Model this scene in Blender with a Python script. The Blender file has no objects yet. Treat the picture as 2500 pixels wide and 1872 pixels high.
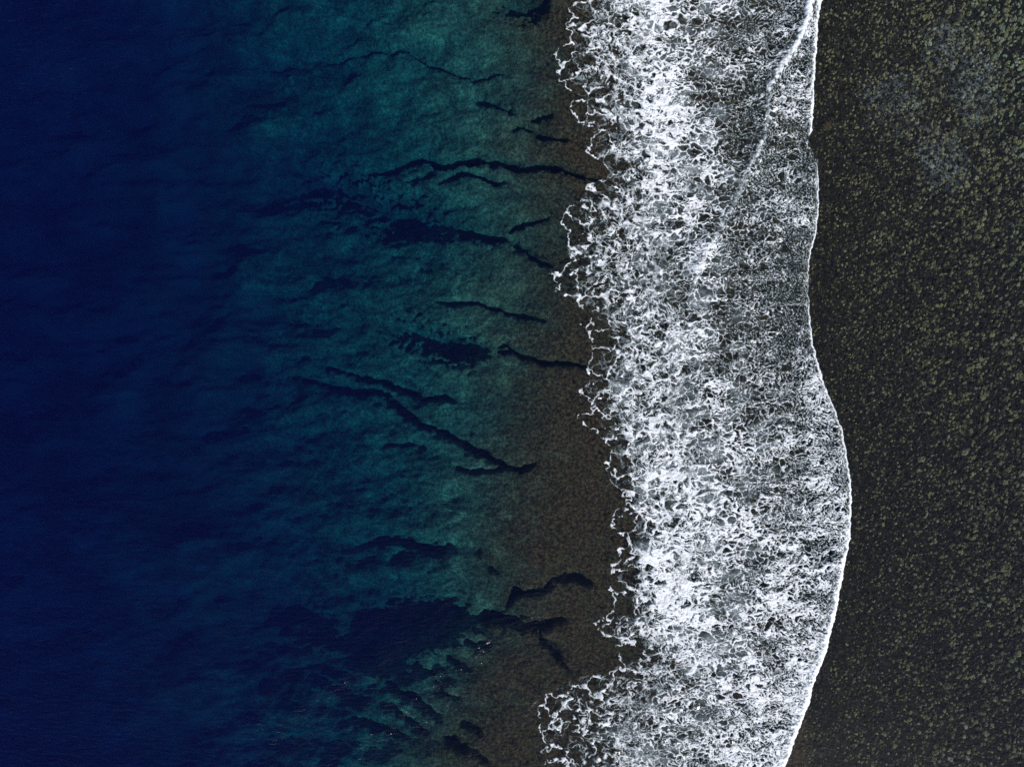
import bpy, math
import numpy as np

# ------------------------------------------------------------------ camera, sky, sun, exposure
scene = bpy.context.scene
S = 0.04                       # metres per photograph pixel at sea level (frame is about 100 m wide)
CU, CV = 1250.0, 936.0
H = 75.0                       # drone height
EXPOSURE = 0.40
SUN_EL, SUN_STRENGTH = 48.0, 3.1
SUN_DIR2 = (0.52, -0.854)       # horizontal direction towards the sun (image right / down)

cam_d = bpy.data.cameras.new('drone_camera')
cam = bpy.data.objects.new('drone_camera', cam_d)
scene.collection.objects.link(cam)
cam.location = (0, 0, H)
cam.rotation_euler = (0, 0, 0)
cam_d.sensor_fit = 'HORIZONTAL'
cam_d.sensor_width = 36.0
cam_d.lens = 36.0 * H / (2500 * S)
cam_d.clip_end = 3000
scene.camera = cam

az = math.atan2(SUN_DIR2[1], SUN_DIR2[0])
el = math.radians(SUN_EL)
world = bpy.data.worlds.new('World')
scene.world = world
world.use_nodes = True
wn = world.node_tree.nodes
bg = wn['Background']
sky = wn.new('ShaderNodeTexSky')
sky.sky_type = 'NISHITA'
sky.sun_disc = False
sky.sun_elevation = el
sky.sun_rotation = math.pi / 2 - az
sky.air_density = 1.0
sky.dust_density = 0.4
world.node_tree.links.new(sky.outputs[0], bg.inputs[0])
bg.inputs[1].default_value = 0.09

sun_d = bpy.data.lights.new('sun', 'SUN')
sun_d.energy = SUN_STRENGTH
sun_d.angle = math.radians(0.5)
sun_d.color = (1.0, 0.93, 0.84)
sun = bpy.data.objects.new('sun', sun_d)
scene.collection.objects.link(sun)
from mathutils import Vector
sdir = Vector((math.cos(az) * math.cos(el), math.sin(az) * math.cos(el), math.sin(el)))
sun.rotation_euler = sdir.to_track_quat('Z', 'Y').to_euler()
sun.location = sdir * 200

scene.view_settings.view_transform = 'Standard'
scene.view_settings.look = 'None'
scene.view_settings.exposure = EXPOSURE
scene.view_settings.gamma = 1.0
scene.cycles.use_denoising = False
scene.cycles.transparent_max_bounces = 16
scene.cycles.max_bounces = 3
scene.cycles.sample_clamp_indirect = 4.0
scene.cycles.sample_clamp_direct = 2.5

# ------------------------------------------------------------------ numpy noise helpers
F = np.float32
rng = np.random.RandomState(7)
_ang = rng.rand(256, 256).astype(F) * 2 * np.pi
GX, GY = np.cos(_ang), np.sin(_ang)


def perlin(x, y, seed=0):
    x = np.asarray(x, F) + F(seed * 17.37)
    y = np.asarray(y, F) + F(seed * 41.91)
    xi = np.floor(x).astype(np.int32)
    yi = np.floor(y).astype(np.int32)
    fx, fy = x - xi.astype(F), y - yi.astype(F)
    x0, y0 = (xi + seed * 37) & 255, (yi + seed * 101) & 255
    x1, y1 = (x0 + 1) & 255, (y0 + 1) & 255
    sx = fx * fx * fx * (fx * (fx * 6 - 15) + 10)
    sy = fy * fy * fy * (fy * (fy * 6 - 15) + 10)
    a = GX[x0, y0] * fx + GY[x0, y0] * fy
    b = GX[x1, y0] * (fx - 1) + GY[x1, y0] * fy
    c = GX[x0, y1] * fx + GY[x0, y1] * (fy - 1)
    d = GX[x1, y1] * (fx - 1) + GY[x1, y1] * (fy - 1)
    ab = a + sx * (b - a)
    cd = c + sx * (d - c)
    return (ab + sy * (cd - ab)) * F(1.4)          # about -1..1


def fbm(x, y, octv=4, seed=0, gain=0.5):
    out, amp, tot = 0, 1.0, 0.0
    for k in range(octv):
        out = out + perlin(x * 2 ** k, y * 2 ** k, seed + k) * F(amp)
        tot += amp
        amp *= gain
    return out / F(tot)


JX = rng.rand(256, 256).astype(F)
JY = rng.rand(256, 256).astype(F)


def voronoi(x, y, seed=0, jit=0.95):
    """distance to the nearest and second nearest site, and both sites"""
    x, y = np.asarray(x, F), np.asarray(y, F)
    xi = np.floor(x).astype(np.int32)
    yi = np.floor(y).astype(np.int32)
    f1 = np.full(x.shape, 9, F); f2 = f1.copy()
    c1x = np.zeros_like(f1); c1y = c1x.copy(); c2x = c1x.copy(); c2y = c1x.copy()
    for dx in (-1, 0, 1):
        for dy in (-1, 0, 1):
            cx, cy = xi + dx, yi + dy
            hx, hy = (cx + seed * 53) & 255, (cy + seed * 91) & 255
            px = cx.astype(F) + F(0.5) + (JX[hx, hy] - F(0.5)) * F(jit)
            py = cy.astype(F) + F(0.5) + (JY[hx, hy] - F(0.5)) * F(jit)
            d = np.sqrt((px - x) ** 2 + (py - y) ** 2)
            n1 = d < f1
            n2 = (~n1) & (d < f2)
            f2 = np.where(n1, f1, np.where(n2, d, f2))
            c2x = np.where(n1, c1x, np.where(n2, px, c2x))
            c2y = np.where(n1, c1y, np.where(n2, py, c2y))
            f1 = np.where(n1, d, f1)
            c1x = np.where(n1, px, c1x)
            c1y = np.where(n1, py, c1y)
    return f1, f2, c1x, c1y, c2x, c2y


def sstep(a, b, x):
    t = np.clip((x - a) / (b - a), 0, 1)
    return t * t * (3 - 2 * t)


def rank(g):
    """map a field to its 0..1 percentile"""
    q = np.quantile(g.ravel()[::37], np.linspace(0, 1, 129))
    return np.interp(g.ravel(), q, np.linspace(0, 1, 129)).astype(F).reshape(g.shape)


def grid_interp(us, vs, tab, U, V):
    """smooth lookup of a coarse table (rows v, columns u)"""
    tab = np.asarray(tab, F)
    iu = np.clip(np.searchsorted(us, U, side='right') - 1, 0, len(us) - 2)
    iv = np.clip(np.searchsorted(vs, V, side='right') - 1, 0, len(vs) - 2)
    us, vs = np.asarray(us, F), np.asarray(vs, F)
    fu = np.clip((U - us[iu]) / (us[iu + 1] - us[iu]), 0, 1)
    fv = np.clip((V - vs[iv]) / (vs[iv + 1] - vs[iv]), 0, 1)
    fv = fv * fv * (3 - 2 * fv)
    return (tab[iv, iu] * (1 - fu) * (1 - fv) + tab[iv, iu + 1] * fu * (1 - fv)
            + tab[iv + 1, iu] * (1 - fu) * fv + tab[iv + 1, iu + 1] * fu * fv)


def seg_dist(U, V, pts):
    """distance to a polyline and the position along it (0..1)"""
    best = np.full(U.shape, 1e9, F)
    along = np.zeros(U.shape, F)
    n = len(pts) - 1
    for i in range(n):
        ax, ay = pts[i][:2]
        bx, by = pts[i + 1][:2]
        L2 = (bx - ax) ** 2 + (by - ay) ** 2
        t = np.clip(((U - ax) * (bx - ax) + (V - ay) * (by - ay)) / L2, 0, 1)
        d = np.hypot(U - ax - t * (bx - ax), V - ay - t * (by - ay))
        m = d < best
        best = np.where(m, d, best)
        along = np.where(m, (i + t) / n, along)
    return best, along


# ------------------------------------------------------------------ lines read off the place (u right, v down)
EDGE = np.array([(1385, -200), (1395, 0), (1402, 47), (1370, 87), (1380, 152), (1377, 192), (1413, 225), (1438, 243),
                 (1417, 268), (1438, 290), (1417, 315), (1475, 337), (1431, 352), (1420, 380), (1467, 409), (1453, 431),
                 (1478, 464), (1391, 490), (1396, 543), (1402, 594), (1384, 610), (1382, 647), (1386, 705), (1404, 734),
                 (1438, 756), (1435, 785), (1482, 828), (1442, 861), (1442, 919), (1424, 980), (1449, 1038), (1471, 1071),
                 (1490, 1143), (1500, 1180), (1525, 1279), (1507, 1344), (1536, 1392), (1518, 1428), (1514, 1468),
                 (1510, 1513), (1440, 1527), (1445, 1545), (1525, 1558), (1550, 1588), (1530, 1615), (1480, 1640), (1410, 1662), (1352, 1684),
                 (1335, 1707), (1322, 1757), (1330, 1808), (1350, 1852), (1320, 1900), (1350, 2100)], F)
FRONT = np.array([(2040, -200), (2007, 0), (1998, 36), (1993, 109), (1985, 217), (1985, 275), (1980, 315), (1973, 337),
                  (1976, 362), (1993, 391), (1998, 453), (1996, 525), (1989, 580), (1982, 600), (1973, 647), (1971, 716),
                  (1975, 763), (1982, 835), (2007, 926), (2029, 985), (2038, 1003), (2055, 1049), (2066, 1109),
                  (2077, 1190), (2077, 1245), (2074, 1312), (2063, 1367), (2050, 1435), (2042, 1482), (2026, 1547),
                  (2013, 1600), (1984, 1668), (1976, 1711), (1959, 1753), (1938, 1805), (1929, 1835), (1913, 1872),
                  (1830, 2100)], F)
CREST = [(1990, -120), (1978, -20), (1960, 51), (1949, 91), (1931, 127), (1902, 170), (1875, 214), (1866, 280),
         (1862, 341), (1844, 370), (1815, 440), (1770, 530), (1722, 615), (1699, 672), (1680, 720)]


def left_edge(V):
    return np.interp(V, EDGE[:, 1], EDGE[:, 0]).astype(F)


def front(V):
    w = 3.0 * perlin(V / 22, V * 0 + 3.3, 5) + 2.0 * perlin(V / 8, V * 0 + 1.3, 6) + 1.2 * perlin(V / 3.7, V * 0 + 9.3, 8)
    return np.interp(V, FRONT[:, 1], FRONT[:, 0]).astype(F) + w


# brightness of the foaming leading edge along the front (width in px)
ROLL = np.array([(-200, 14), (0, 16), (60, 12), (180, 9), (300, 10), (318, 8), (335, 0.5), (385, 0.5), (440, 4), (560, 5),
                 (640, 3), (700, 1.5), (740, 2), (790, 6), (900, 9), (1000, 8), (1050, 6), (1150, 8), (1240, 10),
                 (1330, 19), (1450, 23), (1600, 26), (1700, 30), (1800, 28), (1872, 26), (2100, 26)], F)


def roll_w(V):
    return np.interp(V, ROLL[:, 0], ROLL[:, 1]).astype(F)


# ------------------------------------------------------------------ sea bed depth
DU = [-600, 0, 200, 400, 550, 700, 850, 1000, 1150, 1300, 1400, 1500, 2000, 2300, 2700]
DV = [0, 200, 400, 560, 750, 950, 1150, 1350, 1500, 1700, 1872]
DT = [[29, 26, 24, 19, 13, 9.5, 7.6, 5.8, 3.8, 1.6, .9, .9, .8, .9, 1.0],
      [29, 26, 24, 21, 17, 11.5, 8.6, 6.4, 4.2, 2.3, .9, .9, .8, .9, 1.1],
      [29, 26, 24, 20, 18, 15.5, 10.5, 6.6, 3.8, 2.0, .9, .9, .8, .9, 1.1],
      [29, 26, 24, 21, 17, 13.5, 11, 8.5, 4.6, 2.6, 1.2, .9, .8, .9, 1.1],
      [29, 26, 24, 21, 16.5, 11.5, 8.6, 6, 3.4, 2.2, 1.0, .9, .8, .9, 1.0],
      [29, 26, 24, 21, 18, 13, 9.5, 6.8, 3.6, 1.5, .9, .9, .8, .9, 1.0],
      [29, 26, 24, 21, 18, 14, 10, 6.8, 3.2, 1.4, .9, .9, .8, .9, 1.0],
      [29, 26, 23, 20, 17, 15, 11, 7, 2.8, 1.2, .9, .9, .8, .9, 1.0],
      [29, 26, 23, 20, 17, 15, 13, 8.6, 3.4, 1.2, .9, .9, .8, .9, 1.0],
      [29, 26, 22, 19, 16, 13, 8.8, 4.2, 1.5, 1.0, .9, .9, .8, .9, 1.0],
      [29, 26, 23, 20, 17, 11.5, 6.2, 2.6, 1.1, .9, .9, .9, .8, .9, 1.0]]

# grooves cut into the reef: points, width px, extra depth m
GROOVES = [
    ([(859, 424), (948, 416), (989, 395), (1018, 383), (1042, 385), (1079, 404), (1120, 393), (1173, 391), (1222, 391),
      (1254, 404), (1275, 410), (1315, 400), (1348, 400), (1376, 410), (1400, 424), (1460, 434)], 10.5, 5.5),
    ([(1067, 452), (1103, 426), (1136, 420), (1173, 428), (1209, 446), (1238, 442)], 10, 4),
    ([(989, 444), (1026, 432), (1063, 414)], 8, 3),
    ([(785, 151), (867, 135), (928, 122), (989, 122), (1038, 151), (1079, 167), (1128, 185), (1156, 194), (1185, 188),
      (1217, 175), (1246, 190)], 7, 1.7),
    ([(761, 73), (847, 69), (920, 41), (969, 65), (1014, 77)], 9, .5),
    ([(1152, 236), (1193, 245), (1226, 261), (1258, 281)], 11, 2.4),
    ([(1246, 318), (1275, 308), (1299, 314), (1323, 330), (1356, 334), (1393, 338)], 10, 3.0),
    ([(1295, 291), (1323, 279), (1348, 277)], 9, 2.4),
    ([(700, 480), (760, 458), (830, 462), (890, 488), (950, 515), (1010, 540), (1060, 552), (1120, 553)], 25, 4.4),
    ([(1100, 552), (1160, 571), (1205, 577), (1240, 584)], 16, 5.0),
    ([(1235, 582), (1270, 598), (1295, 620), (1322, 638), (1350, 650)], 11, 3.4),
    ([(1234, 567), (1258, 554), (1295, 542), (1345, 530)], 9, 2.6),
    ([(1057, 736), (1110, 738), (1163, 740), (1191, 744), (1232, 761), (1293, 773), (1335, 783)], 8, 2.8),
    ([(940, 795), (1008, 814), (1069, 830), (1110, 848), (1150, 852), (1203, 854)], 20, 4.2),
    ([(1203, 854), (1236, 842), (1252, 854), (1277, 871), (1317, 879), (1354, 887), (1395, 885), (1445, 900)], 8, 3.6),
    ([(1211, 856), (1232, 862), (1250, 858)], 7, 3.0),
    ([(1048, 769), (1069, 801), (1105, 810)], 8, 2.6),
    ([(783, 895), (828, 903), (877, 920), (926, 928), (967, 948), (1008, 964), (1040, 977), (1081, 966), (1110, 981)], 8.5, 4.0),
    ([(702, 920), (763, 928), (828, 952), (865, 956), (910, 954), (938, 960), (975, 997), (1008, 1022), (1048, 1046),
      (1089, 1058), (1118, 1075), (1146, 1091), (1183, 1107), (1211, 1128), (1240, 1144), (1273, 1148), (1309, 1132)], 9.5, 5.0),
    ([(1110, 1140), (1150, 1152), (1191, 1148), (1236, 1144)], 8, 2.6),
    ([(926, 1087), (987, 1083), (1040, 1091)], 9, 1.8),
    ([(874, 1337), (917, 1326), (961, 1319), (1008, 1330), (1044, 1344), (1080, 1346), (1109, 1330)], 13, 4.2),
    ([(946, 1373), (983, 1359), (1012, 1355)], 12, 2.6),
    ([(1236, 1486), (1251, 1453), (1258, 1442), (1287, 1450), (1323, 1446), (1341, 1431), (1349, 1413)], 9, 3.8),
    ([(1349, 1415), (1374, 1413), (1417, 1410), (1450, 1428)], 12, 3.6),
    ([(860, 1510), (954, 1506), (1026, 1504), (1099, 1499), (1153, 1506)], 21, 4.4),
    ([(1153, 1506), (1207, 1510), (1243, 1516), (1280, 1529)], 17, 4.5),
    ([(1280, 1529), (1316, 1533), (1345, 1522), (1385, 1515)], 11, 3.8),
    ([(1265, 1505), (1285, 1512), (1290, 1522)], 7, 2.0),
    ([(1312, 1533), (1323, 1562), (1349, 1591), (1370, 1616), (1392, 1640)], 12, 3.4),
    ([(1084, 1598), (1109, 1620), (1142, 1634)], 9, 3.2),
    ([(1020, 1618), (1062, 1656), (1091, 1685), (1120, 1707)], 10, 3.6),
    ([(940, 1660), (968, 1681), (1008, 1707), (1044, 1732), (1077, 1757)], 11, 3.8),
    ([(930, 1710), (954, 1725), (990, 1754), (1026, 1779), (1048, 1786)], 10, 3.2),
    ([(1077, 1801), (1113, 1815), (1153, 1837), (1189, 1866)], 12, 2.4),
    ([(1117, 1768), (1153, 1776), (1182, 1794)], 12, 2.0),
    ([(860, 1750), (910, 1768), (954, 1790), (997, 1801)], 10, 3.0),
    ([(800, 1570), (874, 1580), (917, 1594)], 18, 3.2),
    ([(1130, 1560), (1160, 1575), (1200, 1570)], 9, 2.4),
    ([(1235, -30), (1255, 4), (1300, 8), (1330, -30)], 20, 3.6),
    ([(680, 1480), (760, 1530), (830, 1545)], 22, 3.0),
    ([(760, 1660), (830, 1690), (880, 1720)], 18, 2.8),
    ([(1150, 1330), (1190, 1385), (1215, 1400)], 9, 1.6),
]


def base_depth(U, V):
    d = np.zeros(U.shape, F)
    wu = (34 + 60 * sstep(900, 600, U)) * fbm(U / 170, V / 140, 4, 21)
    wv = 28 * fbm(U / 150, V / 150, 3, 27)
    offs = [(-1, 0), (1, 0), (0, -.8), (0, .8), (0, 0), (-.5, .4), (.5, -.4), (-1.5, .4), (1.5, -.4), (-.6, -.7), (.6, .7)]
    rad_ = 45 + 75 * sstep(1050, 700, U)
    for du, dv in offs:
        d = d + grid_interp(DU, DV, DT, U + du * rad_ + wu, V + dv * 40 + wv)
    d = d / len(offs)
    # a pale shoal out in the blue
    return d - 3.2 * np.exp(-((U - 640) / 85) ** 2 - ((V - 310) / 70) ** 2) - 2.0 * np.exp(-((U - 420) / 90) ** 2 - ((V - 1400) / 60) ** 2)


def bed_depth(U, V):
    """depth with relief; also returns how deep in a groove a point lies"""
    b = base_depth(U, V)
    seaward = sstep(1480, 1250, U)
    # sloping spur relief, drawn out towards the sea
    r = fbm(U / 170 + 0.3 * V / 150, V / 95, 5, 31, 0.55)
    r2 = fbm(U / 34 + V / 90, V / 19, 4, 41, 0.6)
    low = sstep(12, 4.5, b)
    d = b * (1 + seaward * 0.26 * r * (0.45 + 0.55 * sstep(20, 9, b))) + seaward * low * (0.45 * r2 * np.minimum(b, 5) / 5 + 0.10 * perlin(U / 9, V / 8, 45))
    d = d + sstep(12, 18, b) * 2.6 * fbm(U / 230 + V / 400, V / 170, 4, 47, .45)
    wu = 7 * fbm(U / 30, V / 30, 3, 51) + 2.2 * perlin(U / 8, V / 8, 53)
    wv = 9 * fbm(U / 34, V / 34, 4, 55, 0.6) + 2.2 * perlin(U / 8, V / 8, 59)
    rag = 0.65 * perlin(U / 24, V / 15, 371) + 0.55 * perlin(U / 10, V / 8, 373)
    big_u = 26 * fbm(U / 60, V / 44, 5, 351, 0.65)
    big_v = 24 * fbm(U / 60, V / 40, 5, 357, 0.68)
    g = np.zeros(U.shape, F)
    for pts, w, dep in GROOVES:
        xs = [p[0] for p in pts]; ys = [p[1] for p in pts]
        m = (U > min(xs) - 5 * w - 20) & (U < max(xs) + 5 * w + 20) & (V > min(ys) - 5 * w - 20) & (V < max(ys) + 5 * w + 20)
        if not m.any():
            continue
        if w >= 20:
            dist, al = seg_dist(U[m] + big_u[m], V[m] + big_v[m], pts)
        else:
            dist, al = seg_dist(U[m] + wu[m], V[m] + wv[m], pts)
        vary = 0.95 + 0.6 * perlin(U[m] / 42, V[m] / 42, 57)
        if w < 20:
            ww_ = 0.66
        else:
            ww_ = 1.0
            vary = 1.0 + 0.25 * perlin(U[m] / 90, V[m] / 60, 58)
        ww = ww_ * w * (0.55 + 0.45 * np.sin(np.pi * np.clip(al, 0.02, 0.98)) ** 0.5) * np.clip(vary, .6, 1.5)
        taper = np.clip(np.minimum(al, 1 - al) * 5, 0, 1) ** 0.8
        soft = 1.7 + 0.9 * (w >= 20)
        dist = dist * (1 + 0.35 * rag[m]) + (0.50 * ww if w < 20 else 0.75 * ww) * rag[m]
        dist = np.maximum(dist, 0)
        prof = sstep(soft, 0.05, dist / ww)
        if w >= 20:
            prof = 0.16 * prof + 0.40 * np.exp(-(dist / (1.7 * ww)) ** 2)
        else:
            prof = 0.36 * prof + 0.14 * np.exp(-(dist / (2.2 * ww)) ** 2)
        k = dep * (0.2 + 0.8 * taper) * prof * np.clip(vary + .25, .5, 1.15)
        g[m] = np.maximum(g[m], k)
    d = d + g * (1 + 0.22 * fbm(U / 26, V / 16, 4, 361, .6))
    # rubble and low heads of the reef flat
    flat = sstep(1940, 2000, U)
    d = d + flat * (0.10 * fbm(U / 14, V / 14, 3, 61) + 0.12 * fbm(U / 120 - V / 160, V / 60, 3, 65))
    return np.maximum(d, 0.42), b, g


# ------------------------------------------------------------------ sea surface
def sea_height(U, V):
    R = np.interp(V, FRONT[:, 1], FRONT[:, 0]).astype(F) + 3.0 * perlin(V / 22, V * 0 + 3.3, 5)
    e = R - U                                   # px behind the front
    bore = (0.08 + 0.47 * np.exp(-np.maximum(e, 0) / 230)) * sstep(-3, 17, e)
    # notch where the bore has a gap
    bore = bore * (1 - 0.55 * np.exp(-((V - 352) / 26) ** 2) * np.exp(-(e / 60) ** 2))
    dist, al = seg_dist(U + 5 * perlin(U / 30, V / 30, 71), V, CREST)
    cu = np.interp(V, [p[1] for p in CREST], [p[0] for p in CREST])
    side = U - cu
    amp = np.interp(V, [-120, 0, 200, 240, 300, 350, 380, 450, 560, 620, 680, 740],
                    [.8, .8, .65, .55, .5, .58, .55, .5, .5, .55, .5, 0]).astype(F)
    crest = amp * np.where(side > 0, np.exp(-(dist / 15) ** 2), np.exp(-(dist / 26) ** 2))
    for pts, hgt, w in (([(1978, 300), (1962, 420), (1938, 560), (1905, 700), (1888, 880), (1900, 1010)], 0.30, 24),
                        ([(1930, 250), (1905, 400), (1880, 520), (1850, 640)], 0.16, 18),
                        ([(1960, 640), (1945, 760), (1950, 880), (1985, 980)], 0.18, 16),
                        ([(2040, 1120), (2046, 1240), (2035, 1350), (2005, 1470)], 0.15, 18)):
        dd, aa = seg_dist(U + 8 * perlin(U / 40, V / 40, 72), V, pts)
        crest = crest + hgt * np.exp(-(dd / w) ** 2) * np.clip(np.minimum(aa, 1 - aa) * 4, 0, 1)
    turb = sstep(-20, 60, e) * sstep(-40, 80, U - left_edge(V))
    z = bore + crest + turb * (0.10 * fbm(U / 45, V / 32, 3, 73) + 0.035 * perlin(U / 11, V / 9, 77))
    # short chop outside the surf, crests running up to the right
    a = (U * 0.70 + V * 0.71)                   # across the crests
    b = (U * 0.71 - V * 0.70)
    out = sstep(1500, 1350, U)
    z = z + out * (0.055 * perlin(a / 62, b / 190, 81) + 0.03 * perlin(a / 26, b / 80, 83) + 0.016 * perlin(a / 11, b / 30, 85))
    for pts, hgt, w in (([(820, 1930), (940, 1760), (1090, 1640), (1200, 1540), (1330, 1380)], 0.10, 34),
                        ([(640, 1800), (760, 1700), (880, 1630), (1010, 1540)], 0.13, 28),
                        ([(1060, 1930), (1180, 1790), (1320, 1700)], 0.12, 26)):
        dd, aa = seg_dist(U, V, pts)
        z = z + hgt * np.exp(-(dd / w) ** 2) * np.clip(np.minimum(aa, 1 - aa) * 5, 0, 1)
    calm = sstep(10, -20, e)
    z = z + calm * (0.006 * perlin(U / 20, V / 34, 87) + 0.018 * perlin(U / 70, V / 120, 89))
    return z


# ------------------------------------------------------------------ mesh building
def link(name, me, mat, label=None, cat=None, kind=None, parent=None, group=None):
    o = bpy.data.objects.new(name, me)
    scene.collection.objects.link(o)
    if mat is not None and len(me.materials) == 0:
        me.materials.append(mat)
    if parent is not None:
        o.parent = parent
    if label: o['label'] = label
    if cat: o['category'] = cat
    if kind: o['kind'] = kind
    if group: o['group'] = group
    return o


def mesh_np(name, co, quads=None, tris=None, attrs=None, smooth=True):
    me = bpy.data.meshes.new(name)
    nq = 0 if quads is None else len(quads)
    nt = 0 if tris is None else len(tris)
    me.vertices.add(len(co))
    me.vertices.foreach_set('co', np.ascontiguousarray(co, F).ravel())
    loops = np.concatenate([a.ravel() for a in (quads, tris) if a is not None and len(a)]).astype(np.int32)
    starts = np.concatenate([np.arange(nq) * 4, nq * 4 + np.arange(nt) * 3]).astype(np.int32)
    me.loops.add(len(loops))
    me.loops.foreach_set('vertex_index', loops)
    me.polygons.add(nq + nt)
    me.polygons.foreach_set('loop_start', starts)
    me.update(calc_edges=True)
    me.validate()
    if smooth:
        me.polygons.foreach_set('use_smooth', np.ones(nq + nt, bool))
    for k, a in (attrs or {}).items():
        at = me.attributes.new(k, 'FLOAT', 'POINT')
        at.data.foreach_set('value', np.ascontiguousarray(a, F))
    return me


def grid_quads(nv, nu):
    i = np.arange(nv * nu, dtype=np.int32).reshape(nv, nu)
    # v runs downwards in the picture: wind so that normals face up
    return np.stack([i[:-1, :-1], i[1:, :-1], i[1:, 1:], i[:-1, 1:]], -1).reshape(-1, 4)


def compact(co, quads, attrs):
    used = np.zeros(len(co), bool)
    used[quads.ravel()] = True
    idx = np.cumsum(used) - 1
    return co[used], idx[quads].astype(np.int32), {k: a[used] for k, a in attrs.items()}


def axis(core, far_lo, far_hi):
    lo = [core[0]]; st = core[1] - core[0]
    while lo[-1] > far_lo:
        st *= 1.35; lo.append(lo[-1] - st)
    hi = [core[-1]]; st = core[-1] - core[-2]
    while hi[-1] < far_hi:
        st *= 1.35; hi.append(hi[-1] + st)
    return np.array(lo[:0:-1] + list(core) + hi[1:], F)


def pieces(*segs):
    out = []
    for a, b, st in segs:
        out += list(np.arange(a, b - 1e-6, st))
    return out + [segs[-1][1]]


# ------------------------------------------------------------------ materials
def new_mat(name):
    m = bpy.data.materials.new(name)
    m.use_nodes = True
    nt = m.node_tree
    nt.nodes.clear()
    return m, nt, nt.nodes, nt.links


def ramp(nodes, stops):
    r = nodes.new('ShaderNodeValToRGB')
    e = r.color_ramp.elements
    while len(e) > 1:
        e.remove(e[-1])
    e[0].position, e[0].color = stops[0][0], (*stops[0][1], 1)
    for p, c in stops[1:]:
        k = e.new(p); k.color = (*c, 1)
    return r


def noise(nodes, links, vec, scale, detail=4, rough=0.6, dist=0.0):
    n = nodes.new('ShaderNodeTexNoise')
    n.inputs['Scale'].default_value = scale
    n.inputs['Detail'].default_value = detail
    n.inputs['Roughness'].default_value = rough
    n.inputs['Distortion'].default_value = dist
    links.new(vec, n.inputs['Vector'])
    return n


def math_node(nodes, links, op, a, b=None, clamp=False):
    n = nodes.new('ShaderNodeMath'); n.operation = op; n.use_clamp = clamp
    for i, v in enumerate((a, b)):
        if v is None: continue
        if isinstance(v, (int, float)): n.inputs[i].default_value = v
        else: links.new(v, n.inputs[i])
    return n.outputs[0]


def mixc(nodes, links, fac, a, b, mode='MIX'):
    n = nodes.new('ShaderNodeMix'); n.data_type = 'RGBA'; n.blend_type = mode
    for sock, v in ((n.inputs[0], fac), (n.inputs[6], a), (n.inputs[7], b)):
        if isinstance(v, (int, float)): sock.default_value = v
        elif isinstance(v, tuple): sock.default_value = (*v, 1)
        else: links.new(v, sock)
    return n.outputs[2]


def attr(nodes, name):
    a = nodes.new('ShaderNodeAttribute'); a.attribute_name = name
    return a.outputs['Fac']


def mat_seabed():
    m, nt, N, L = new_mat('reef_rock')
    geo = N.new('ShaderNodeNewGeometry')
    pos = geo.outputs['Position']
    fine = noise(N, L, pos, 3.2, 3, 0.78)
    mid = noise(N, L, pos, 0.40, 5, 0.72, 0.6)
    big = noise(N, L, pos, 0.11, 3, 0.6)
    # algal turf on the shallow crest
    turf = ramp(N, [(0.36, (.014, .009, .007)), (.5, (.050, .026, .016)), (.70, (.15, .076, .043))])
    L.new(fine.outputs[0], turf.inputs[0])
    turf_b = ramp(N, [(0.36, (.018, .016, .012)), (.5, (.050, .032, .018)), (.70, (.14, .086, .044))])
    L.new(fine.outputs[0], turf_b.inputs[0])
    tcol = mixc(N, L, ramp_out(N, L, mid.outputs[0], .38, .62), turf.outputs[0], turf_b.outputs[0])
    # coral covered slope, paler
    slope = ramp(N, [(0.37, (.018, .02, .017)), (.46, (.065, .066, .048)), (.55, (.13, .13, .088)), (.66, (.29, .28, .17))])
    s_in = math_node(N, L, 'ADD', math_node(N, L, 'MULTIPLY', fine.outputs[0], .5),
                     math_node(N, L, 'MULTIPLY', mid.outputs[0], .5))
    L.new(s_in, slope.inputs[0])
    col = mixc(N, L, attr(N, 'turf'), slope.outputs[0], tcol)
    # sand far down
    sand = ramp(N, [(.35, (.06, .06, .05)), (.65, (.19, .18, .14))])
    L.new(big.outputs[0], sand.inputs[0])
    col = mixc(N, L, attr(N, 'sand'), col, sand.outputs[0])
    # dark reef flat between the coral clumps
    flat = ramp(N, [(.35, (.010, .007, .005)), (.55, (.030, .021, .015)), (.75, (.085, .06, .038))])
    L.new(fine.outputs[0], flat.inputs[0])
    col = mixc(N, L, attr(N, 'flat'), col, flat.outputs[0])
    bmp = N.new('ShaderNodeBump')
    bmp.inputs['Strength'].default_value = 0.9
    bmp.inputs['Distance'].default_value = 0.38
    L.new(fine.outputs[0], bmp.inputs['Height'])
    d = N.new('ShaderNodeBsdfDiffuse')
    d.inputs['Roughness'].default_value = 0.9
    L.new(col, d.inputs[0]); L.new(bmp.outputs[0], d.inputs['Normal'])
    o = N.new('ShaderNodeOutputMaterial')
    L.new(d.outputs[0], o.inputs[0])
    return m


def ramp_out(N, L, v, a, b):
    r = N.new('ShaderNodeMapRange')
    r.inputs[1].default_value = a; r.inputs[2].default_value = b
    L.new(v, r.inputs[0])
    return r.outputs[0]


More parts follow.
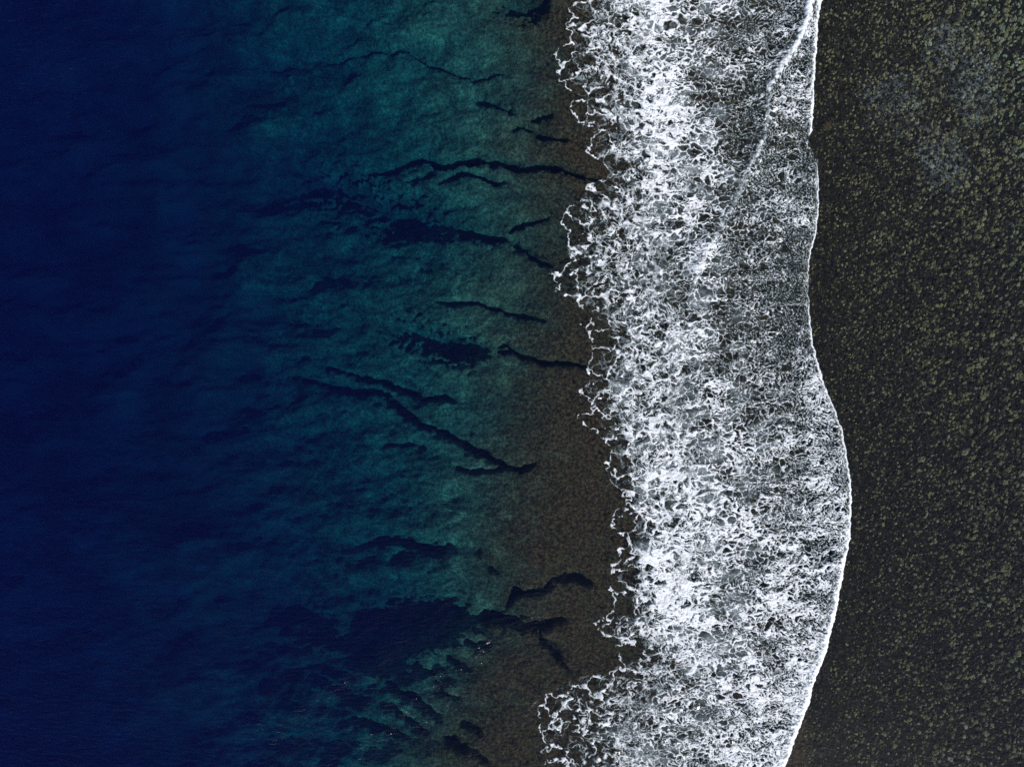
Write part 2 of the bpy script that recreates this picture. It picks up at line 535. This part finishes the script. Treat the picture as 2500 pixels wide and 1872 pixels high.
def mat_water():
    m, nt, N, L = new_mat('sea_water')
    geo = N.new('ShaderNodeNewGeometry')
    pos = geo.outputs['Position']
    mp = N.new('ShaderNodeMapping')
    mp.inputs['Rotation'].default_value = (0, 0, math.radians(45))
    mp.inputs['Scale'].default_value = (0.45, 1.5, 1)
    L.new(pos, mp.inputs[0])
    rip = noise(N, L, mp.outputs[0], 2.0, 1.5, 0.5)
    rip.noise_dimensions = '2D'
    hgt = math_node(N, L, 'MULTIPLY', rip.outputs[0], attr(N, 'chop'))
    bmp = N.new('ShaderNodeBump')
    bmp.inputs['Strength'].default_value = 1.0
    bmp.inputs['Distance'].default_value = 0.30
    L.new(hgt, bmp.inputs['Height'])
    fr = N.new('ShaderNodeFresnel'); fr.inputs[0].default_value = 1.333
    L.new(bmp.outputs[0], fr.inputs['Normal'])
    fac = math_node(N, L, 'MULTIPLY', fr.outputs[0], math_node(N, L, 'SUBTRACT', 1.0, geo.outputs['Backfacing']))
    tr = N.new('ShaderNodeBsdfTransparent')
    gl = N.new('ShaderNodeBsdfGlossy'); gl.inputs['Roughness'].default_value = 0.10
    L.new(bmp.outputs[0], gl.inputs['Normal'])
    mx = N.new('ShaderNodeMixShader')
    L.new(fac, mx.inputs[0]); L.new(tr.outputs[0], mx.inputs[1]); L.new(gl.outputs[0], mx.inputs[2])
    ab = N.new('ShaderNodeVolumeAbsorption')
    K = (0.23, 0.063, 0.031); D = 0.25
    ab.inputs['Color'].default_value = (1 - K[0] / D, 1 - K[1] / D, 1 - K[2] / D, 1)
    ab.inputs['Density'].default_value = D
    o = N.new('ShaderNodeOutputMaterial')
    L.new(mx.outputs[0], o.inputs['Surface'])
    sc = N.new('ShaderNodeVolumeScatter')
    sc.inputs['Color'].default_value = (0.04, 0.07, 1.0, 1)
    sc.inputs['Density'].default_value = 0.0054
    av = N.new('ShaderNodeAddShader')
    L.new(ab.outputs[0], av.inputs[0]); L.new(sc.outputs[0], av.inputs[1])
    L.new(av.outputs[0], o.inputs['Volume'])
    return m


def mat_foam():
    m, nt, N, L = new_mat('white_foam')
    geo = N.new('ShaderNodeNewGeometry')
    d = N.new('ShaderNodeBsdfDiffuse'); d.inputs[0].default_value = (.84, .87, .91, 1)
    # bubbles drowned under thin foam look bluish, thick froth is white
    fc = ramp(N, [(.12, (.48, .62, .68)), (.62, (.84, .87, .91))])
    L.new(attr(N, 'cover'), fc.inputs[0]); L.new(fc.outputs[0], d.inputs[0])
    tr = N.new('ShaderNodeBsdfTransparent')
    mx = N.new('ShaderNodeMixShader')
    L.new(attr(N, 'cover'), mx.inputs[0])
    L.new(tr.outputs[0], mx.inputs[1]); L.new(d.outputs[0], mx.inputs[2])
    o = N.new('ShaderNodeOutputMaterial')
    L.new(mx.outputs[0], o.inputs[0])
    return m


def mat_coral(name, use_object_random):
    m, nt, N, L = new_mat(name)
    geo = N.new('ShaderNodeNewGeometry')
    if use_object_random:
        oi = N.new('ShaderNodeObjectInfo'); t = oi.outputs['Random']
    else:
        t = attr(N, 'tint')
    r = ramp(N, [(0, (.030, .021, .015)), (.25, (.085, .056, .037)), (.5, (.165, .120, .064)), (.68, (.27, .205, .10)),
                 (.85, (.22, .155, .10)), (1, (.32, .28, .19))])
    L.new(t, r.inputs[0])
    n = noise(N, L, geo.outputs['Position'], 4.5, 3, 0.8)
    v = ramp(N, [(.36, (.12, .11, .11)), (.64, (1.3, 1.3, 1.2))])
    L.new(n.outputs[0], v.inputs[0])
    col = mixc(N, L, 1.0, r.outputs[0], v.outputs[0], 'MULTIPLY')
    bmp = N.new('ShaderNodeBump'); bmp.inputs['Strength'].default_value = 1; bmp.inputs['Distance'].default_value = .12
    L.new(n.outputs[0], bmp.inputs['Height'])
    d = N.new('ShaderNodeBsdfDiffuse'); d.inputs['Roughness'].default_value = .9
    L.new(col, d.inputs[0]); L.new(bmp.outputs[0], d.inputs['Normal'])
    o = N.new('ShaderNodeOutputMaterial'); L.new(d.outputs[0], o.inputs[0])
    return m


M_BED, M_WATER, M_FOAM = mat_seabed(), mat_water(), mat_foam()
M_CORAL, M_CORAL_OBJ = mat_coral('coral_growth', False), mat_coral('coral_mound', True)


def world_xy(U, V, d=0.0):
    k = (H + d) / H
    return (U - CU) * S * k, (CV - V) * S * k


# ------------------------------------------------------------------ structure: sea bed
ua = axis(pieces((-200, 650, 8), (650, 1560, 3.5), (1560, 1960, 8), (1960, 2640, 5)), -9000, 9000)
va = axis(pieces((-180, 2052, 4)), -9000, 9000)
U, V = np.meshgrid(ua, va)
dep, b0, groove = bed_depth(U, V)
X, Y = world_xy(U, V, b0)
co = np.stack([X, Y, -dep], -1).reshape(-1, 3)
turf = sstep(4.4, 0.9, b0 + 1.7 * fbm(U / 60, V / 40, 5, 91, .6)) * sstep(2150, 1990, U)
sandm = sstep(11, 24, b0 + 3 * fbm(U / 80, V / 60, 3, 93))
flatm = sstep(1950, 1995, U)
me = mesh_np('seabed', co, quads=grid_quads(len(va), len(ua)),
             attrs={'turf': turf.ravel(), 'sand': sandm.ravel(), 'flat': flatm.ravel()})
link('seabed', me, M_BED, 'submerged reef sloping from brown crest to deep blue, cut by dark grooves', 'reef', 'structure')

# ------------------------------------------------------------------ structure: sea water, one closed body
uw = axis(pieces((-180, 1300, 7), (1300, 2100, 3.2), (2100, 2620, 8)), -8600, 8600)
vw = axis(pieces((-160, 2032, 5)), -8600, 8600)
UW, VW = np.meshgrid(uw, vw)
ZW = sea_height(UW, VW)
X, Y = world_xy(UW, VW)
co = np.stack([X, Y, ZW], -1).reshape(-1, 3)
q = grid_quads(len(vw), len(uw))
nu, nv = len(uw), len(vw)
idx = np.arange(nu * nv).reshape(nv, nu)
per = np.concatenate([idx[0, :-1], idx[:-1, -1], idx[-1, :0:-1], idx[:0:-1, 0]])
low = co[per].copy(); low[:, 2] = -60.0
cen = np.array([[0, 0, -60.0]], F)
base = len(co)
co = np.concatenate([co, low, cen])
n = len(per)
j = np.arange(n); k = (j + 1) % n
sides = np.stack([per[j], per[k], base + k, base + j], -1)
bottom = np.stack([base + j, base + k, np.full(n, base + n)], -1)
e = front(VW) - UW
gl_ = np.exp(-(seg_dist(UW, VW, [(820, 1930), (940, 1760), (1090, 1640), (1200, 1540), (1330, 1380)])[0] / 70) ** 2)
gl_ = np.maximum(gl_, .7 * np.exp(-(seg_dist(UW, VW, [(640, 1800), (760, 1700), (880, 1630), (1010, 1540)])[0] / 60) ** 2))
chop = 0.03 + sstep(1400, 1290, UW) * (0.28 + 0.62 * gl_ * sstep(1380, 1750, VW) * sstep(-.3, .4, fbm(UW / 45, VW / 45, 2, 251)))
chop = np.concatenate([chop.ravel(), np.zeros(n + 1, F)])
me = mesh_np('sea_water', co, quads=np.concatenate([q, sides]), tris=bottom, attrs={'chop': chop})
link('sea_water', me, M_WATER, 'clear sea water, deep navy on one side and shallow over the reef', 'water', 'structure')


def water_z(U, V):
    """height of the built water sheet"""
    iu = np.clip(np.searchsorted(uw, U, side='right') - 1, 0, nu - 2)
    iv = np.clip(np.searchsorted(vw, V, side='right') - 1, 0, nv - 2)
    fu = (U - uw[iu]) / (uw[iu + 1] - uw[iu])
    fv = (V - vw[iv]) / (vw[iv + 1] - vw[iv])
    return (ZW[iv, iu] * (1 - fu) * (1 - fv) + ZW[iv, iu + 1] * fu * (1 - fv)
            + ZW[iv + 1, iu] * (1 - fu) * fv + ZW[iv + 1, iu + 1] * fu * fv)


# ------------------------------------------------------------------ foam
FU = [1340, 1400, 1500, 1600, 1700, 1800, 1900, 1960, 2000, 2060]
FV = [0, 200, 400, 600, 800, 1000, 1200, 1400, 1600, 1800]
FT = [[.20, .25, .50, .72, .64, .52, .46, .58, .8, .8],
      [.15, .22, .36, .74, .58, .46, .58, .62, .55, .5],
      [.10, .18, .30, .72, .66, .48, .48, .48, .50, .5],
      [.18, .24, .30, .52, .68, .46, .46, .44, .42, .4],
      [.10, .10, .28, .50, .58, .48, .40, .42, .52, .5],
      [.10, .10, .36, .64, .60, .58, .52, .56, .66, .6],
      [.10, .10, .20, .66, .66, .62, .62, .64, .62, .6],
      [.10, .10, .18, .72, .66, .62, .68, .70, .70, .7],
      [.10, .10, .12, .40, .58, .64, .76, .82, .86, .8],
      [.10, .14, .34, .58, .66, .76, .82, .82, .82, .8]]


def cell_rand(cx, cy, k):
    """one random number per voronoi site"""
    h = np.sin(cx * F(12.9898 + k) + cy * F(78.233 - k)) * F(43758.547)
    return h - np.floor(h)


def foam_field(U, V):
    le, R = left_edge(V), front(V)
    e_in = U - le
    e_fr = R - U
    t = np.clip(e_in / np.maximum(R - le, 50), 0, 1)
    wx = 24 * fbm(U / 80, V / 55, 3, 101) + 5 * perlin(U / 19, V / 16, 111) + 2.4 * perlin(U / 8, V / 7, 112) + 1.0 * perlin(U / 3.6, V / 3.3, 113)
    wy = 18 * fbm(U / 80, V / 55, 3, 105) + 5 * perlin(U / 19, V / 16, 115) + 2.4 * perlin(U / 8, V / 7, 116) + 1.0 * perlin(U / 3.6, V / 3.3, 117)
    P, Q = U + wx, V + wy
    dens = grid_interp(FU, FV, FT, U, V)
    streak = fbm(P / 95 + V / 160, Q / 26, 4, 131, 0.55)
    patch = fbm(U / 130, V / 95, 3, 135)
    tone = (-0.03 * sstep(1760, 1860, U) * sstep(1050, 850, V) + 0.15 * np.exp(-((U - 1610) / 60) ** 2) * sstep(750, 100, V) - 0.22 * np.exp(-((U - 1925) / 40) ** 2 - ((V - 760) / 120) ** 2)
            - 0.12 * np.exp(-((U - 1800) / 70) ** 2 - ((V - 250) / 150) ** 2) + 0.20 * np.exp(-((U - 1640) / 70) ** 2 - ((V - 1450) / 160) ** 2)
            - 0.25 * np.exp(-((U - 1965) / 22) ** 2 - ((V - 360) / 60) ** 2) + 0.15 * np.exp(-((U - 1990) / 30) ** 2 - ((V - 930) / 60) ** 2))
    dens = np.clip(dens - 0.12 - 0.03 * sstep(1100, 700, V) + 0.50 * streak + 0.34 * patch + tone, 0.05, 0.98)
    sz = t + 0.17 * fbm(U / 70, V / 55, 3, 121) + 0.08 * sstep(1100, 1800, V)
    flow = fbm((U + 2 * wx) / 52, (V + 2 * wy) / 15, 3, 133, .55)
    hole = np.zeros_like(U)
    shut = np.ones_like(U)
    # holes of ever smaller size: large ones at the back of the wash, specks at its front
    for size, asp, seed, lo, hi, pw in ((44, .80, 1, .30, .06, .75), (28, .74, 2, .62, .20, .8), (17, .70, 3, .96, .50, .85),
                                        (10.5, .68, 4, 1.2, .84, .88), (6.4, .75, 5, 2, 1.5, .9)):
        k = 1.0 + 0.35 * (size < 12)
        f1, f2, cx, cy, _, _ = voronoi((U + k * wx) / size, (V + k * wy) / (size * asp), seed)
        p = pw * sstep(lo, hi, sz) * (1.12 - 0.55 * dens)
        opn = (cell_rand(cx, cy, seed) < p) * shut
        hw = size * (0.02 + 0.29 * dens ** 1.9) * (0.75 + 0.9 * cell_rand(cx, cy, seed + .37) * dens) * np.clip(0.95 + 1.9 * flow, .25, 2.4)
        dpx = (f2 - f1) * size
        soft = 1.2 + 0.045 * size
        hole = np.maximum(hole, opn * sstep(2 * hw - soft, 2 * hw + soft, dpx + 2.0 * perlin(U / 4.2, V / 3.6, 120 + seed)))
        shut = shut * (1 - opn)
    # what is left closed is torn by fine speckle
    sp = perlin((U + wx) / 6.0, (V + wy) / 3.6, 126) + 0.8 * perlin(U / 3.4, V / 2.7, 127)
    tear = sstep(.15, .6, sp + 0.75 * (0.50 - dens) + 0.3 * sstep(.8, 1.0, t))
    fine = sstep(.70, .98, sz)
    hole = np.maximum(hole, tear * shut * (0.55 + 0.45 * fine))
    cov = 1 - hole
    # flow-combed thickness of the froth
    comb = fbm((U + 2 * wx) / 34, (V + 2 * wy) / 6.5, 4, 129, 0.6)
    cov = cov * np.clip(0.84 + 0.95 * comb + 0.35 * (dens - .5), 0.3, 1)
    iw = np.interp(V, [-150, 0, 200, 400, 600, 750, 900, 1100, 1300, 1500, 1580, 1650, 1760, 1900],
                   [100, 100, 150, 140, 210, 140, 150, 85, 65, 75, 70, 290, 290, 260]).astype(F)
    inner = sstep(.18, 1.0, e_in / iw + 0.5 * fbm(U / 48, V / 38, 3, 141))
    # threads across the holes
    th = np.abs(perlin(P / 14, Q / 11, 145) + .35 * perlin(P / 6, Q / 6, 146))
    cov = np.maximum(cov, 0.7 * sstep(.085, .01, th) * sstep(.22, .5, dens) * sstep(-.25, .35, perlin(U / 34, V / 30, 147)) * sstep(.8, .55, t))
    # milky bubbly water just under the thick foam
    veil = 0.34 * sstep(.60, .10, np.abs(t - .30)) * sstep(.12, .40, dens) * sstep(-.10, .60, fbm(U / 70, V / 46, 4, 151) + 0.10)
    cov = np.maximum(cov, veil * (0.8 + 0.5 * perlin(U / 10, V / 8, 152)))
    edge_cut = inner * 1.35 - (0.30 + 0.30 * perlin(U / 13, V / 11, 153)) * (1 - inner)
    cov = cov * sstep(0.05, 0.75, edge_cut) * (1 - 0.75 * sstep(1610, 1680, V) * sstep(1900, 1790, V) * sstep(1490, 1400, U))
    # lace at the seaward border: closed loops of thin thread
    lace = np.zeros_like(cov)
    for size, seed, off, wid in ((48, 11, 0, 1.25), (29, 12, 22, 0.8), (18, 13, 46, 0.6)):
        lx = U + 1.5 * wx + 7 * perlin(U / 21, V / 21, 261 + seed) + 3.8 * perlin(U / 9, V / 9, 161 + seed) + 1.8 * perlin(U / 4, V / 4, 163 + seed)
        ly = V + 1.5 * wy + 7 * perlin(U / 21, V / 21, 265 + seed) + 3.8 * perlin(U / 9, V / 9, 165 + seed) + 1.8 * perlin(U / 4, V / 4, 167 + seed)
        f1, f2, ax, ay, bx, by = voronoi(lx / size, ly / size, seed)
        ax, ay, bx, by = ax * size, ay * size, bx * size, by * size
        act = np.maximum(ax - left_edge(ay), bx - left_edge(by)) > off
        dpx = (f2 - f1) * size
        thick = wid * (1.05 + 3.4 * fbm(U / 24, V / 24, 3, 171 + seed))
        ln = sstep(2 * thick + 1.4, 2 * thick - 1.2, dpx) * act * sstep(.15, 1.0, thick)
        if seed > 11:
            ln = ln * (0.25 + 0.75 * sstep(25, 100, e_in + 30 * perlin(U / 40, V / 40, 177)))
            ln = ln * (1 - sstep(1590, 1660, V) * sstep(1540, 1470, U) * sstep(-.35, .15, perlin(U / 40, V / 34, 175 + seed)))
        lace = np.maximum(lace, ln)
    lace = lace * sstep(280, 170, e_in) * np.clip(0.72 + 0.5 * perlin(U / 12, V / 12, 173), 0, 1)
    cov = np.maximum(cov, lace)
    # leading edge
    rw = roll_w(V) * (0.8 + 0.55 * perlin(U / 16, V / 13, 181) + 0.45 * perlin(U / 6, V / 5, 182))
    roll = sstep(rw + 0.25 * roll_w(V) + 2, rw - 0.35 * roll_w(V) - 1, e_fr)
    cov = np.maximum(cov, roll * sstep(.3, 2.5, rw))
    # rim of the second crest
    cd, al = seg_dist(U + 5 * perlin(U / 30, V / 30, 71), V, CREST)
    cw = np.interp(V, [-120, 0, 150, 215, 260, 330, 370, 440, 590, 640, 690, 730], [8, 8, 5.5, 3.5, 2.4, 3, 3.5, 2.6, 2.6, 3.5, 3.5, 0]).astype(F)
    rim = sstep(cw + 5, cw - 3, cd + 5.5 * perlin(U / 9, V / 9, 185)) * sstep(1, 4, cw)
    rim = rim * np.clip(0.62 + 0.7 * perlin(U / 11, V / 14, 187) + 0.5 * perlin(U / 5, V / 5, 188) + 0.5 * sstep(240, 60, V), 0, 1)
    cov = np.maximum(cov, .95 * rim)
    cov = cov * sstep(-1.2, 1.2, e_fr)
    return np.clip(cov, 0, 1), e_in, e_fr, roll, rim, dens


def build_foam(name, us, vs, field, specs):
    U, V = np.meshgrid(us, vs)
    U = U.astype(F); V = V.astype(F)
    cov, thick, masks = field(U, V)
    z = water_z(U, V) + 0.03 + thick
    X, Y = world_xy(U, V)
    co = np.stack([X, Y, z], -1).reshape(-1, 3)
    quads = grid_quads(len(vs), len(us))
    c = cov.ravel()
    keep = c[quads].max(1) > 0.02
    quads = quads[keep]
    left = np.ones(len(quads), bool)
    for (nm, label, cat), msk in zip(specs, masks):
        sel = left & (msk.ravel()[quads[:, 0]] if msk is not None else left)
        if not sel.any():
            continue
        left &= ~sel
        a, b, at = compact(co, quads[sel], {'cover': c})
        link(nm, mesh_np(nm, a, quads=b, attrs=at), M_FOAM, label, cat, 'stuff')


FSTEP = 1.3


def surf(U, V):
    cov, e_in, e_fr, roll, rim, dens = foam_field(U, V)
    lump = 0.5 + 0.5 * perlin(U / 5, V / 4.5, 191)
    thick = 0.02 + cov * (0.05 + 0.12 * lump) + 0.05 * cov * np.clip(dens, 0, 1)
    thick = thick + roll * 0.07 * sstep(0, 7, e_fr) * sstep(0.5, 6, roll_w(V)) + rim * 0.05
    rw = roll_w(V)
    m_front = e_fr < rw + 3
    m_crest = rim > 0.35
    m_lace = e_in < 60
    return cov, thick, (m_front, m_crest, m_lace, None)


build_foam('foam', np.arange(1290, 2100, FSTEP), np.arange(-150, 2024, FSTEP), surf,
           [('wave_front_foam', 'bright white foaming leading edge of the wave beside the dark reef flat', 'wave foam'),
            ('wave_crest_foam', 'white foam ridge of a second smaller wave crest inside the surf', 'wave foam'),
            ('foam_lace', 'thin lacy foam threads along the seaward border of the surf', 'foam'),
            ('surf_foam', 'wide churned band of white foam with dark holes behind the wave', 'foam')])


def threads(U, V):
    wx = 7 * fbm(U / 22, V / 22, 3, 201); wy = 7 * fbm(U / 22, V / 22, 3, 205)
    f1, f2, *_ = voronoi((U + 1.6 * wx) / 17, (V + 1.6 * wy) / 14, 21)
    g1, g2, *_ = voronoi((U - 1.4 * wx) / 10, (V - 1.4 * wy) / 9, 22)
    ln = np.maximum(sstep(.13, .03, f2 - f1), 0.7 * sstep(.20, .05, g2 - g1))
    blob = np.zeros_like(U)
    for bu, bv, ru, rv, s in ((2380, 210, 70, 130, 1), (2320, 120, 75, 100, .85), (2300, 390, 80, 90, 1), (2190, 240, 110, 110, .75),
                              (2350, 430, 40, 40, .5), (2245, 300, 50, 50, .5), (2030, 1755, 70, 30, .25)):
        blob = np.maximum(blob, s * np.exp(-((U - bu) / ru) ** 2 - ((V - bv) / rv) ** 2))
    patch = blob + 0.45 * fbm(U / 50, V / 50, 4, 211)
    cov = ln * sstep(.15, 1.2, patch) * np.clip(0.16 + 0.55 * perlin(U / 15, V / 15, 215) + .25 * perlin(U / 5, V / 5, 216), 0, .21)
    cov = np.clip(cov, 0, 1) * sstep(10, 30, U - front(V))
    return cov, 0.01 + 0.02 * cov, (None,)


build_foam('foam_threads', np.arange(2080, 2480, 1.4), np.arange(-20, 520, 1.4), threads,
           [('foam_threads', 'faint grey foam threads drifting on the reef flat ahead of the wave', 'foam')])

# ------------------------------------------------------------------ coral
def dome(nseg, rings, seed, rough=0.25, tall=0.8):
    r = np.random.RandomState(seed)
    co = []
    for i in range(rings):
        ph = i / rings * math.pi / 2
        for s in range(nseg):
            a = 2 * math.pi * (s + 0.5 * (i % 2)) / nseg
            rr = math.cos(ph) * (1 + rough * r.uniform(-1, 1))
            co.append((rr * math.cos(a), rr * math.sin(a), tall * math.sin(ph) * (1 + .5 * rough * r.uniform(-1, 1)) - (0.25 if i == 0 else 0)))
    co.append((0, 0, tall * (1 + .4 * rough * r.uniform(-1, 1))))
    tris = []
    for i in range(rings - 1):
        for s in range(nseg):
            a, b = i * nseg + s, i * nseg + (s + 1) % nseg
            c, d = a + nseg, b + nseg
            if i % 2 == 0: tris += [(a, b, c), (b, d, c)]
            else: tris += [(a, b, d), (a, d, c)]
    top = len(co) - 1
    i = (rings - 1) * nseg
    for s in range(nseg):
        tris.append((i + s, i + (s + 1) % nseg, top))
    return np.array(co, F), np.array(tris, np.int32)


def bed_at(U, V):
    d, b, g = bed_depth(U, V)
    x, y = world_xy(U, V, b)
    return x, y, -d


r = np.random.RandomState(11)
N_CL = 24000
cu_ = r.uniform(1955, 2610, N_CL * 2).astype(F)
cv_ = r.uniform(-140, 2010, N_CL * 2).astype(F)
ok = cu_ > front(cv_) - 25
cu_, cv_ = cu_[ok][:N_CL], cv_[ok][:N_CL]
far = sstep(0, 420, cu_ - front(cv_))            # clumps grow away from the wave
bump = fbm(cu_ / 60, cv_ / 60, 3, 221)
rad = 0.05 + 0.125 * far * r.rand(len(cu_)) ** 2 + 0.06 * r.rand(len(cu_)) + 0.05 * np.maximum(bump, 0)
tint = np.clip(r.rand(len(cu_)) ** 1.3 * 0.85 + 0.2 * far * sstep(600, 0, cv_) + 0.3 * bump + 0.25 * sstep(2330, 2480, cu_) * sstep(700, 100, cv_) - .08 * sstep(.25, 0, far), 0, 1)
x, y, z = bed_at(cu_, cv_)
order = np.argsort(-rad)
# the 300 largest are things of their own
big, small = order[:300], order[300:]
protos = [dome(11, 5, 300 + i, 0.38, 0.6) for i in range(6)]
pm = []
for i, (c, t_) in enumerate(protos):
    mm = mesh_np('coral_clump', c, tris=t_)
    mm.materials.append(M_CORAL_OBJ)
    pm.append(mm)
for i in big:
    dd_ = cu_[i] - front(np.array([cv_[i]], F))[0]
    across = 'close ahead of the wave front' if dd_ < 150 else 'midway across the reef flat' if dd_ < 330 else 'on the landward side of the reef flat'
    third = 'upper' if cv_[i] < 624 else 'middle' if cv_[i] < 1248 else 'lower'
    o = link('coral_clump', pm[i % 6], None, 'rounded coral clump %s, %s third of the picture' % (across, third), 'coral',
             group='coral clumps %s, %s third' % (across, third))
    o.location = (x[i], y[i], z[i])
    s = rad[i] * 1.1
    o.scale = (s * r.uniform(.8, 1.25), s * r.uniform(.8, 1.3), s * r.uniform(.8, 1.2))
    o.rotation_euler = (0, 0, r.uniform(0, 6.28))
sc_, st_ = [], []
doms = [dome(6, 2, 400 + i, 0.5, 0.9) for i in range(8)]
cos_, tri_, tin_ = [], [], []
off = 0
for kk in range(8):
    ids = small[kk::8]
    c, t_ = doms[kk]
    a = r.normal(-.15, .4, len(ids)).astype(F)
    sx = (rad[ids] * r.uniform(.75, 1.3, len(ids)))[:, None]
    sy = (rad[ids] * r.uniform(.85, 2.0, len(ids)))[:, None]
    sz = (rad[ids] * r.uniform(.45, 1.0, len(ids)))[:, None]
    lx, ly = c[None, :, 0] * sx, c[None, :, 1] * sy
    px = x[ids][:, None] + lx * np.cos(a)[:, None] * 1 - ly * np.sin(a)[:, None]
    py = y[ids][:, None] + lx * np.sin(a)[:, None] + ly * np.cos(a)[:, None]
    pz = z[ids][:, None] + c[None, :, 2] * sz
    cos_.append(np.stack([px, py, pz], -1).reshape(-1, 3))
    tri_.append((t_[None] + (np.arange(len(ids)) * len(c))[:, None, None] + off).reshape(-1, 3))
    tin_.append(np.repeat(tint[ids], len(c)))
    off += len(ids) * len(c)
me = mesh_np('coral_growth', np.concatenate(cos_), tris=np.concatenate(tri_), attrs={'tint': np.concatenate(tin_)})
link('coral_growth', me, M_CORAL, 'dense cover of small olive and brown corals on the reef flat', 'coral', 'stuff')

# larger single heads that can be told apart
HEADS = [
    (1008, 1613, 17, 15, 1.0, 'small rounded coral head, seaward one of the pair by the deep channel'),
    (1051, 1609, 31, 23, 1.3, 'broad pale coral head, larger of the pair by the deep channel'),
    (1131, 1591, 27, 13, 1.0, 'long low coral head lying between two dark grooves near the sun glints'),
    (1207, 1533, 20, 11, 1.0, 'small oval coral head standing in the mouth of the dark channel'),
    (1175, 1551, 14, 9, 0.8, 'dim small coral head on the seaward side of the oval one'),
    (1156, 1489, 17, 14, 1.0, 'rounded coral knob on the upper rim of the deep channel'),
    (1126, 1476, 15, 12, 0.9, 'dark coral knob at the seaward end of the channel rim'),
    (1290, 1551, 15, 13, 0.8, 'small brown coral head beside the forked crevice'),
    (1084, 1656, 22, 14, 1.0, 'greenish coral ridge between diagonal grooves below the broad pale head'),
    (1106, 1684, 26, 13, 1.0, 'yellow green coral ridge at the end of a diagonal groove'),
    (1004, 1638, 14, 10, 0.8, 'small dim coral head just below the seaward one of the pair'),
    (2017, 307, 13, 13, .35, 'round brown coral patch near the notch in the wave front'),
    (2249, 1120, 9, 8, .3, 'pale green coral patch in the middle of the reef flat'),
    (2356, 1103, 8, 8, .3, 'small grey green coral patch toward the landward edge of the reef flat'),
    (2486, 1594, 8, 9, .3, 'pale green coral patch at the landward edge of the reef flat, low down'),
    (2311, 1673, 11, 8, .3, 'wide pale olive coral patch low on the reef flat'),
]
for i, (hu, hv, ru, rv, hz, lab) in enumerate(HEADS):
    c, t_ = dome(22, 9, 500 + i, 0.2, 1.0)
    hm = mesh_np('coral_mound', c, tris=t_, attrs={'turf': np.full(len(c), 1.0 if hu > 1180 else 0.25, F)})
    hm.materials.append(M_BED if hu < 1500 else M_CORAL_OBJ)
    o = link('coral_mound', hm, None, lab, 'coral')
    bx, by, bz = bed_at(np.array([hu], F), np.array([hv], F))
    o.location = (bx[0], by[0], bz[0] - 0.1)
    o.scale = (ru * S * 1.1, rv * S * 1.1, hz * (.5 if hu < 1500 else 1))
    o.rotation_euler = (0, 0, -0.35 if hu < 1500 else 0)
